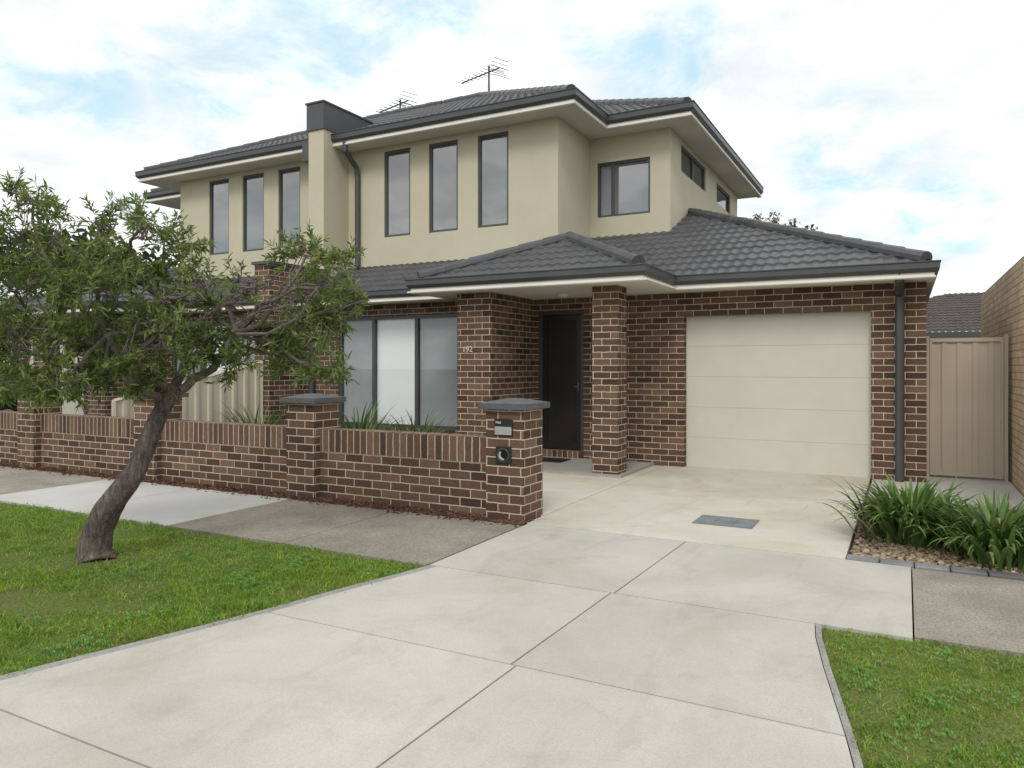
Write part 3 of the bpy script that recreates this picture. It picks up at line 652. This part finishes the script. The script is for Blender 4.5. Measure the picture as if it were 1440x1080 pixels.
def pods(p,n,s=.05):
    for _ in range(n):
        c=p+rv()*random.random()*s; r=random.uniform(.008,.014); i=len(PD.v)
        PD.v+=[tuple(c+Vector(q)*r) for q in ((1,0,0),(-1,0,0),(0,1,0),(0,-1,0),(0,0,1),(0,0,-1))]
        PD.f+=[(i+a,i+b,i+c_) for a,b,c_ in ((0,2,4),(2,1,4),(1,3,4),(3,0,4),(2,0,5),(1,2,5),(3,1,5),(0,3,5))]
for px,py,rx,ry,nt_,dd in blobs:
    c=P(px,py,Z0+dd); f=min(forks,key=lambda q:(q-c).length)
    cp=curve(f,c,.019,.009,6,.09)
    starts=[cp[3],cp[4],cp[5],cp[6]]
    rz=.5*(rx+ry)/186+.12
    for _ in range(5):
        v=rv()*random.uniform(.4,.9); q=P(px+rx*v.x,py+ry*v.z,Z0+dd+rz*v.y); bp=curve(random.choice(starts),q,.007,.003,4,.05,4); starts+=bp[2:]
        if random.random()<.3: pods(bp[2],12)
    # leaves gather on a few sprays so that gaps stay open between them
    sprays=[rv()*random.uniform(.2,1.0) for _ in range(max(4,int(nt_/6)))]
    for _ in range(int(nt_*1.2)):
        v=random.choice(sprays)+rv()*.38*random.random(); q=P(px+rx*v.x,py+ry*v.z,Z0+dd+rz*v.y)
        d=((q-c).normalized()*.6+Vector((0,0,.3))+rv()*.75).normalized(); L=random.uniform(.09,.20)
        st=min(random.sample(starts,min(10,len(starts))),key=lambda s:(s-q).length)
        if (st-q).length>.32: st=q+(st-q).normalized()*.32
        BRc.tube([st,st.lerp(q,.6)+rv()*.02,q,q+d*L],[.0035,.003,.0027,.0012],3,cap=False)
        n=random.randint(15,24)
        for k in range(n):
            s=(k+.5)/n; p=q+d*L*s; ld=(d*random.uniform(.2,.9)+rv()*.8).normalized(); leaf(p,ld,random.uniform(.05,.09),random.uniform(.012,.018))
for a,b in (((200,470),(345,415)),((330,470),(470,365)),((230,430),(300,400)),((330,470),(410,430)),((200,440),(260,395)),((330,470),(385,395)),((150,470),(280,420)),((300,440),(360,395))):
    bp=curve(P(*a,Z0-.25),P(*b,Z0-.3),.013,.006,7,.06,5)
    for q in bp[3:]: pods(q,16,.055)
BRc.build('branches',M['branch'],T,uv=False); LV.build('crown',M['leaf'],T,uv=False); PD.build('seed_capsules',M['pod'],T,uv=False)

# background trees
def bgtree(name,x,y,h,blob,n,ls,mat,label,cat='tree'):
    t=thing(name,label,cat,(x,y,-.1)); mb=MB(); mb.tube([(x,y,-.15),(x+.1,y,h*.3),(x,y+.1,h*.7),(x,y,h*.9)],[h*.035,h*.028,h*.015,.02],8,.05)
    for bx,by,bz,r in blob: mb.tube([(x,y,h*.45),(x+bx*.5,y+by*.5,(h*.5+bz)/2),(x+bx,y+by,bz)],[h*.012,h*.008,.01],5)
    mb.build('trunk',M['bark'],t,uv=False)
    mb=MB(); tot=sum(b[3]**2 for b in blob)
    for bx,by,bz,r in blob:
        for _ in range(int(n*r*r/tot)):
            v=rv()*r*random.random()**.4; p=Vector((x+bx+v.x,y+by+v.y,bz+v.z*.8)); a=rv()*ls; b=rv()*ls*.5; mb.quad(p-a,p+b,p+a,p-b)
    mb.build('crown',mat,t,uv=False)
def rb(R,z0,z1,n,r0,r1): return [(random.uniform(-R,R),random.uniform(-R,R),random.uniform(z0,z1),random.uniform(r0,r1)) for _ in range(n)]
bgtree('background_tree',-4.6,30,7.4,[(-1.3,0,7.1,.3),(-.6,.3,7.3,.28),(.1,0,7.15,.32),(.8,-.2,6.85,.3),(1.4,.2,6.6,.32),(-.2,.2,6.3,.7)],520,.09,M['dryleaf'],'sparse olive tree top showing above the garage roof hip')
bgtree('background_tree',-24,15,6.2,rb(2.6,1.5,5.0,22,.8,1.3),11000,.15,M['bgleaf'],'dense dark tree far left behind the bottlebrush crown')
bgtree('background_shrub',.80,15.2,2.0,rb(.3,.9,1.82,12,.22,.30),2400,.05,M['bgleaf'],'green shrub behind the tan side gate','shrub')

# ------------------------------------------------------------------ fences
def corrug(mb,a,b,zb,zt0,zt1,d=.03,pitch=.19):
    a,b=Vector((*a,0)),Vector((*b,0)); L=(b-a).length; u=(b-a)/L; nn=Vector((u.y,-u.x,0)); s=0; pts=[]
    while s<L:
        for t,o in ((0,0),(.10,0),(.12,d),(.17,d)):
            if s+t<L: pts.append((s+t,o))
        s+=pitch
    pts.append((L,0))
    for (s0,o0),(s1,o1) in zip(pts,pts[1:]):
        p=a+u*s0+nn*o0; q=a+u*s1+nn*o1; z0=zt0+(zt1-zt0)*s0/L; z1=zt0+(zt1-zt0)*s1/L
        mb.quad((p.x,p.y,zb),(q.x,q.y,zb),(q.x,q.y,z1),(p.x,p.y,z0))
f=thing('dividing_fence','cream steel fence with sloping top running back behind the brick wall','fence',(-9.72,8,0))
mb=MB(); corrug(mb,(-9.72,6.5),(-9.72,9.15),.02,.95,1.5,.022,.24); mb.build('sheet',M['fence'],f)
mb=MB()
mb.tube([(-9.72,6.48,.97),(-9.72,9.17,1.52)],.028,4); mb.tube([(-9.72,6.48,0),(-9.72,6.48,.97)],.03,4); mb.tube([(-9.72,9.15,0),(-9.72,9.15,1.53)],.03,4); mb.build('rail',M['fence'],f)
def gate(mir,label):
    global MIR; MIR=mir
    g=thing('side_gate',label,'gate',(.68,11,0)); m_=M['gate']
    mb=MB(); corrug(mb,(.30,11.0),(1.06,11.0),.08,1.76,1.76,.012,.17); mb.build('sheet',m_,g)
    mb=MB(); mb.box(.28,1.08,10.975,11.015,1.76,1.81); mb.box(.28,1.08,10.975,11.015,.05,.09); mb.box(.28,.31,10.975,11.015,.09,1.76); mb.box(1.05,1.08,10.975,11.015,.09,1.76); mb.build('gate_frame',m_,g)
    for x in (.235,1.085): 
        mb=MB(); mb.box(x+.0,x+.04,10.96,11.03,0,1.84); mb.build('post',m_,g)
    MIR=False
gate(False,'tan ribbed steel side gate between the garage and the tan brick wall')
gate(True,'ribbed steel side gate at far left beyond the left half of the house')
mb=MB(); mb.box(1.165,1.4,7.5,15.2,-.1,2.68); bw_=mb.build('neighbour_brick_wall',M['tanbrick'],loc=(1.28,11,0)); tag(bw_,'tall tan brick wall along the right edge behind the side gate','wall')
# neighbour house behind
Hn=thing('neighbour_house','neighbouring house with dark tiled roof seen above the tan gate','house',(3,26,0))
mb=MB(); mb.box(-3,11,22.6,31,-.1,2.3); mb.build('wall',M['wallbrown'],Hn)
mb=MB(); slope(mb,(-3.5,22.1),(11.5,22.1),(0,1),2.3,.30,4.6,[((-3.5,22.1),(-1,1)),((11.5,22.1),(1,1))]); slope(mb,(-3.5,22.1),(-3.5,31.3),(1,0),2.3,.30,4.6,[((-3.5,22.1),(1,-1)),((-3.5,31.3),(1,1))]); mb.build('roof',M['btile'],Hn,uv=False)
mb=MB(); sweep(mb,[(-3.5,22.1),(11.5,22.1)],[(-.12,2.18),(0,2.18),(0,2.335),(-.12,2.335)]); mb.build('gutter',M['charcoal'],Hn)
mb=MB(); mb.box(-3.4,11.4,22.2,22.62,2.17,2.2); mb.build('eave_lining',M['wallbrown'],Hn)
# ------------------------------------------------------------------ car
def car(x,y):
    C=thing('parked_car','dark parked car at the left edge beyond the brick pillar','car',(x,y,0))
    st=[(0,.74,.45,.62,.72,.78,.6),(.12,.84,.3,.62,.9,.96,.72),(.35,.87,.24,.62,.93,1.05,.7),(.75,.88,.22,.62,.93,1.42,.56),(1.4,.88,.22,.62,.92,1.49,.58),(2.2,.88,.22,.62,.91,1.44,.57),(2.95,.87,.22,.6,.90,1.0,.66),(3.5,.86,.24,.58,.84,.90,.68),(3.95,.80,.3,.55,.72,.78,.62),(4.1,.66,.42,.52,.62,.68,.5)]
    mb=MB()
    for s,w,zb,zm,zl,zt,wr in st:
        mb.v+=[(x+a,y-2.05+s,z) for a,z in ((-w*.9,zb),(-w,zb+.12),(-w,zm),(-w*.96,zl),(-wr,zt),(wr,zt),(w*.96,zl),(w,zm),(w,zb+.12),(w*.9,zb))]
    for k in range(len(st)-1):
        for j in range(10): mb.f.append((k*10+j,k*10+(j+1)%10,k*10+10+(j+1)%10,k*10+10+j))
    mb.f.append(tuple(range(9,-1,-1))); mb.f.append(tuple(len(st)*10-10+j for j in range(10)))
    mb.build('body',M['carpaint'],C,smooth=True)
    def lerp(a,b,t): return a+(b-a)*t
    for s in (-1,1):
        for i0,i1 in ((3,4),(4,5)):
            a,b=st[i0],st[i1]; q=[]
            for t,k in ((.06,.12),(.94,.12),(.94,.85),(.06,.85)):
                ww=lerp(a[1]*.96,b[1]*.96,t); zl=lerp(a[4],b[4],t); wr=lerp(a[6],b[6],t); zt=lerp(a[5],b[5],t)
                q.append((x+s*(lerp(ww,wr,k)+.012),y-2.05+lerp(a[0],b[0],t),lerp(zl,zt,k)+.004))
            mb=MB(); mb.quad(*q); mb.build('side_window',M['glass'],C)
        for wy in (.78,3.3):
            mb=MB(); mb.tube([(x+s*.70,y-2.05+wy,.31),(x+s*.885,y-2.05+wy,.31)],.31,20); wl=mb.build('wheel',M['rubber'],C,uv=False)
            mb=MB(); mb.tube([(x+s*.80,y-2.05+wy,.31),(x+s*.895,y-2.05+wy,.31)],.19,16); mb.build('rim',M['steel'],wl,uv=False)
        mb=MB(); mb.tube([(x+s*.58,y+1.82,.64),(x+s*.56,y+1.99,.62)],[.13,.07],10); mb.build('headlight',M['lamp'],C,uv=False)
        mb=MB(); mb.box(x+s*.68-.1,x+s*.68+.1,y-2.02,y-1.9,.72,.88); mb.build('tail_light',M['lamp'],C)
    for i0,i1,s0 in ((5,6,.012),(2,3,-.012)):
        a,b=st[i0],st[i1]; mb=MB(); q=[]
        for t,sg in ((.08,-1),(.08,1),(.92,1),(.92,-1)): q.append((x+sg*lerp(a[6],b[6],t)*.95,y-2.05+lerp(a[0],b[0],t)+s0,lerp(a[5],b[5],t)+.012))
        mb.quad(*q); mb.build('windscreen',M['glass'],C)
car(-18.42,7.95)

# ------------------------------------------------------------------ world, sun, camera
W=bpy.data.worlds.new('World'); S.world=W; W.use_nodes=True; nt=W.node_tree; bg=nt.nodes['Background']
EL,AZ=math.radians(46),math.radians(165)
sky=nt.nodes.new('ShaderNodeTexSky'); sky.sky_type='NISHITA'; sky.sun_disc=False; sky.sun_elevation=EL; sky.sun_rotation=AZ
tc=nt.nodes.new('ShaderNodeTexCoord'); sp=nt.nodes.new('ShaderNodeSeparateXYZ'); nt.links.new(tc.outputs['Generated'],sp.inputs[0])
za=N(nt,'ShaderNodeMath',{1:.0},operation='MAXIMUM'); nt.links.new(sp.outputs[2],za.inputs[0])
zb=N(nt,'ShaderNodeMath',{1:.22},operation='ADD'); nt.links.new(za.outputs[0],zb.inputs[0])
dv=[]
for k in (0,1):
    d=N(nt,'ShaderNodeMath',operation='DIVIDE'); nt.links.new(sp.outputs[k],d.inputs[0]); nt.links.new(zb.outputs[0],d.inputs[1]); dv.append(d)
cb=nt.nodes.new('ShaderNodeCombineXYZ'); nt.links.new(dv[0].outputs[0],cb.inputs[0]); nt.links.new(dv[1].outputs[0],cb.inputs[1])
nrm=N(nt,'ShaderNodeVectorMath',operation='NORMALIZE'); nt.links.new(tc.outputs['Generated'],nrm.inputs[0])
# openings in the overcast: soft gaps around a few directions of the sky dome, broken up by noise
gap=None
for px,py,wd in ((330,85,7.5),(470,30,8),(600,20,5),(90,110,6),(940,85,6),(860,20,5),(1180,210,5),(1330,300,4)):
    dvec=(P(px,py,10)-Vector((0,0,H))).normalized()
    dt=N(nt,'ShaderNodeVectorMath',operation='DOT_PRODUCT'); nt.links.new(nrm.outputs[0],dt.inputs[0]); dt.inputs[1].default_value=dvec
    mr=N(nt,'ShaderNodeMapRange',{1:math.cos(math.radians(wd)),2:math.cos(math.radians(wd*.25)),3:0.,4:1.},interpolation_type='SMOOTHSTEP'); nt.links.new(dt.outputs['Value'],mr.inputs[0])
    if gap is None: gap=mr.outputs[0]
    else:
        mm=N(nt,'ShaderNodeMath',operation='MAXIMUM'); nt.links.new(gap,mm.inputs[0]); nt.links.new(mr.outputs[0],mm.inputs[1]); gap=mm.outputs[0]
gn=ramp(nt,noise(nt,cb.outputs[0],4.2,9,.62,.4),[(.40,bw(0)),(.60,bw(1))])
gm=N(nt,'ShaderNodeMath',operation='MULTIPLY'); nt.links.new(gap,gm.inputs[0]); nt.links.new(gn,gm.inputs[1])
g2=N(nt,'ShaderNodeMath',{1:-.78,2:1.0},operation='MULTIPLY_ADD'); nt.links.new(gm.outputs[0],g2.inputs[0])
cf0=ramp(nt,noise(nt,cb.outputs[0],2.0,8,.56,.3),[(.34,bw(.62)),(.46,bw(.92)),(.55,bw(1))])
cfm=N(nt,'ShaderNodeMath',operation='MULTIPLY'); nt.links.new(cf0,cfm.inputs[0]); nt.links.new(g2.outputs[0],cfm.inputs[1]); cf=cfm.outputs[0]
mp=N(nt,'ShaderNodeMapping',{'Location':(3.1,7.7,1.2)}); nt.links.new(cb.outputs[0],mp.inputs[0])
cc=ramp(nt,noise(nt,mp.outputs[0],3.6,9,.62),[(.32,(6.0,6.2,6.3,1)),(.45,(6.75,6.85,6.85,1)),(.62,(9.4,9.4,9.3,1))])
blue=mixc(nt,.8,sky.outputs[0],(3.7,6.0,7.2))
nt.links.new(mixc(nt,cf,blue,cc),bg.inputs['Color']); bg.inputs['Strength'].default_value=.15
sl=bpy.data.lights.new('sun','SUN'); sl.energy=1.5; sl.angle=math.radians(18); sl.color=(1,.95,.88); so=bpy.data.objects.new('sun',sl); COL.objects.link(so)
dirv=Vector((math.sin(AZ)*math.cos(EL),math.cos(AZ)*math.cos(EL),math.sin(EL))); so.rotation_euler=dirv.to_track_quat('Z','Y').to_euler(); so.location=(0,-5,20)
cam=bpy.data.cameras.new('camera'); co=bpy.data.objects.new('camera',cam); COL.objects.link(co); co.location=(0,0,H); co.rotation_euler=(math.radians(90),0,PSI)
cam.sensor_width=36; cam.sensor_fit='HORIZONTAL'; cam.lens=F/1440*36; cam.shift_y=-25/1440; cam.clip_end=1000; cam.clip_start=.05
S.camera=co
S.view_settings.view_transform='Standard'; S.view_settings.look='None'; S.view_settings.exposure=0
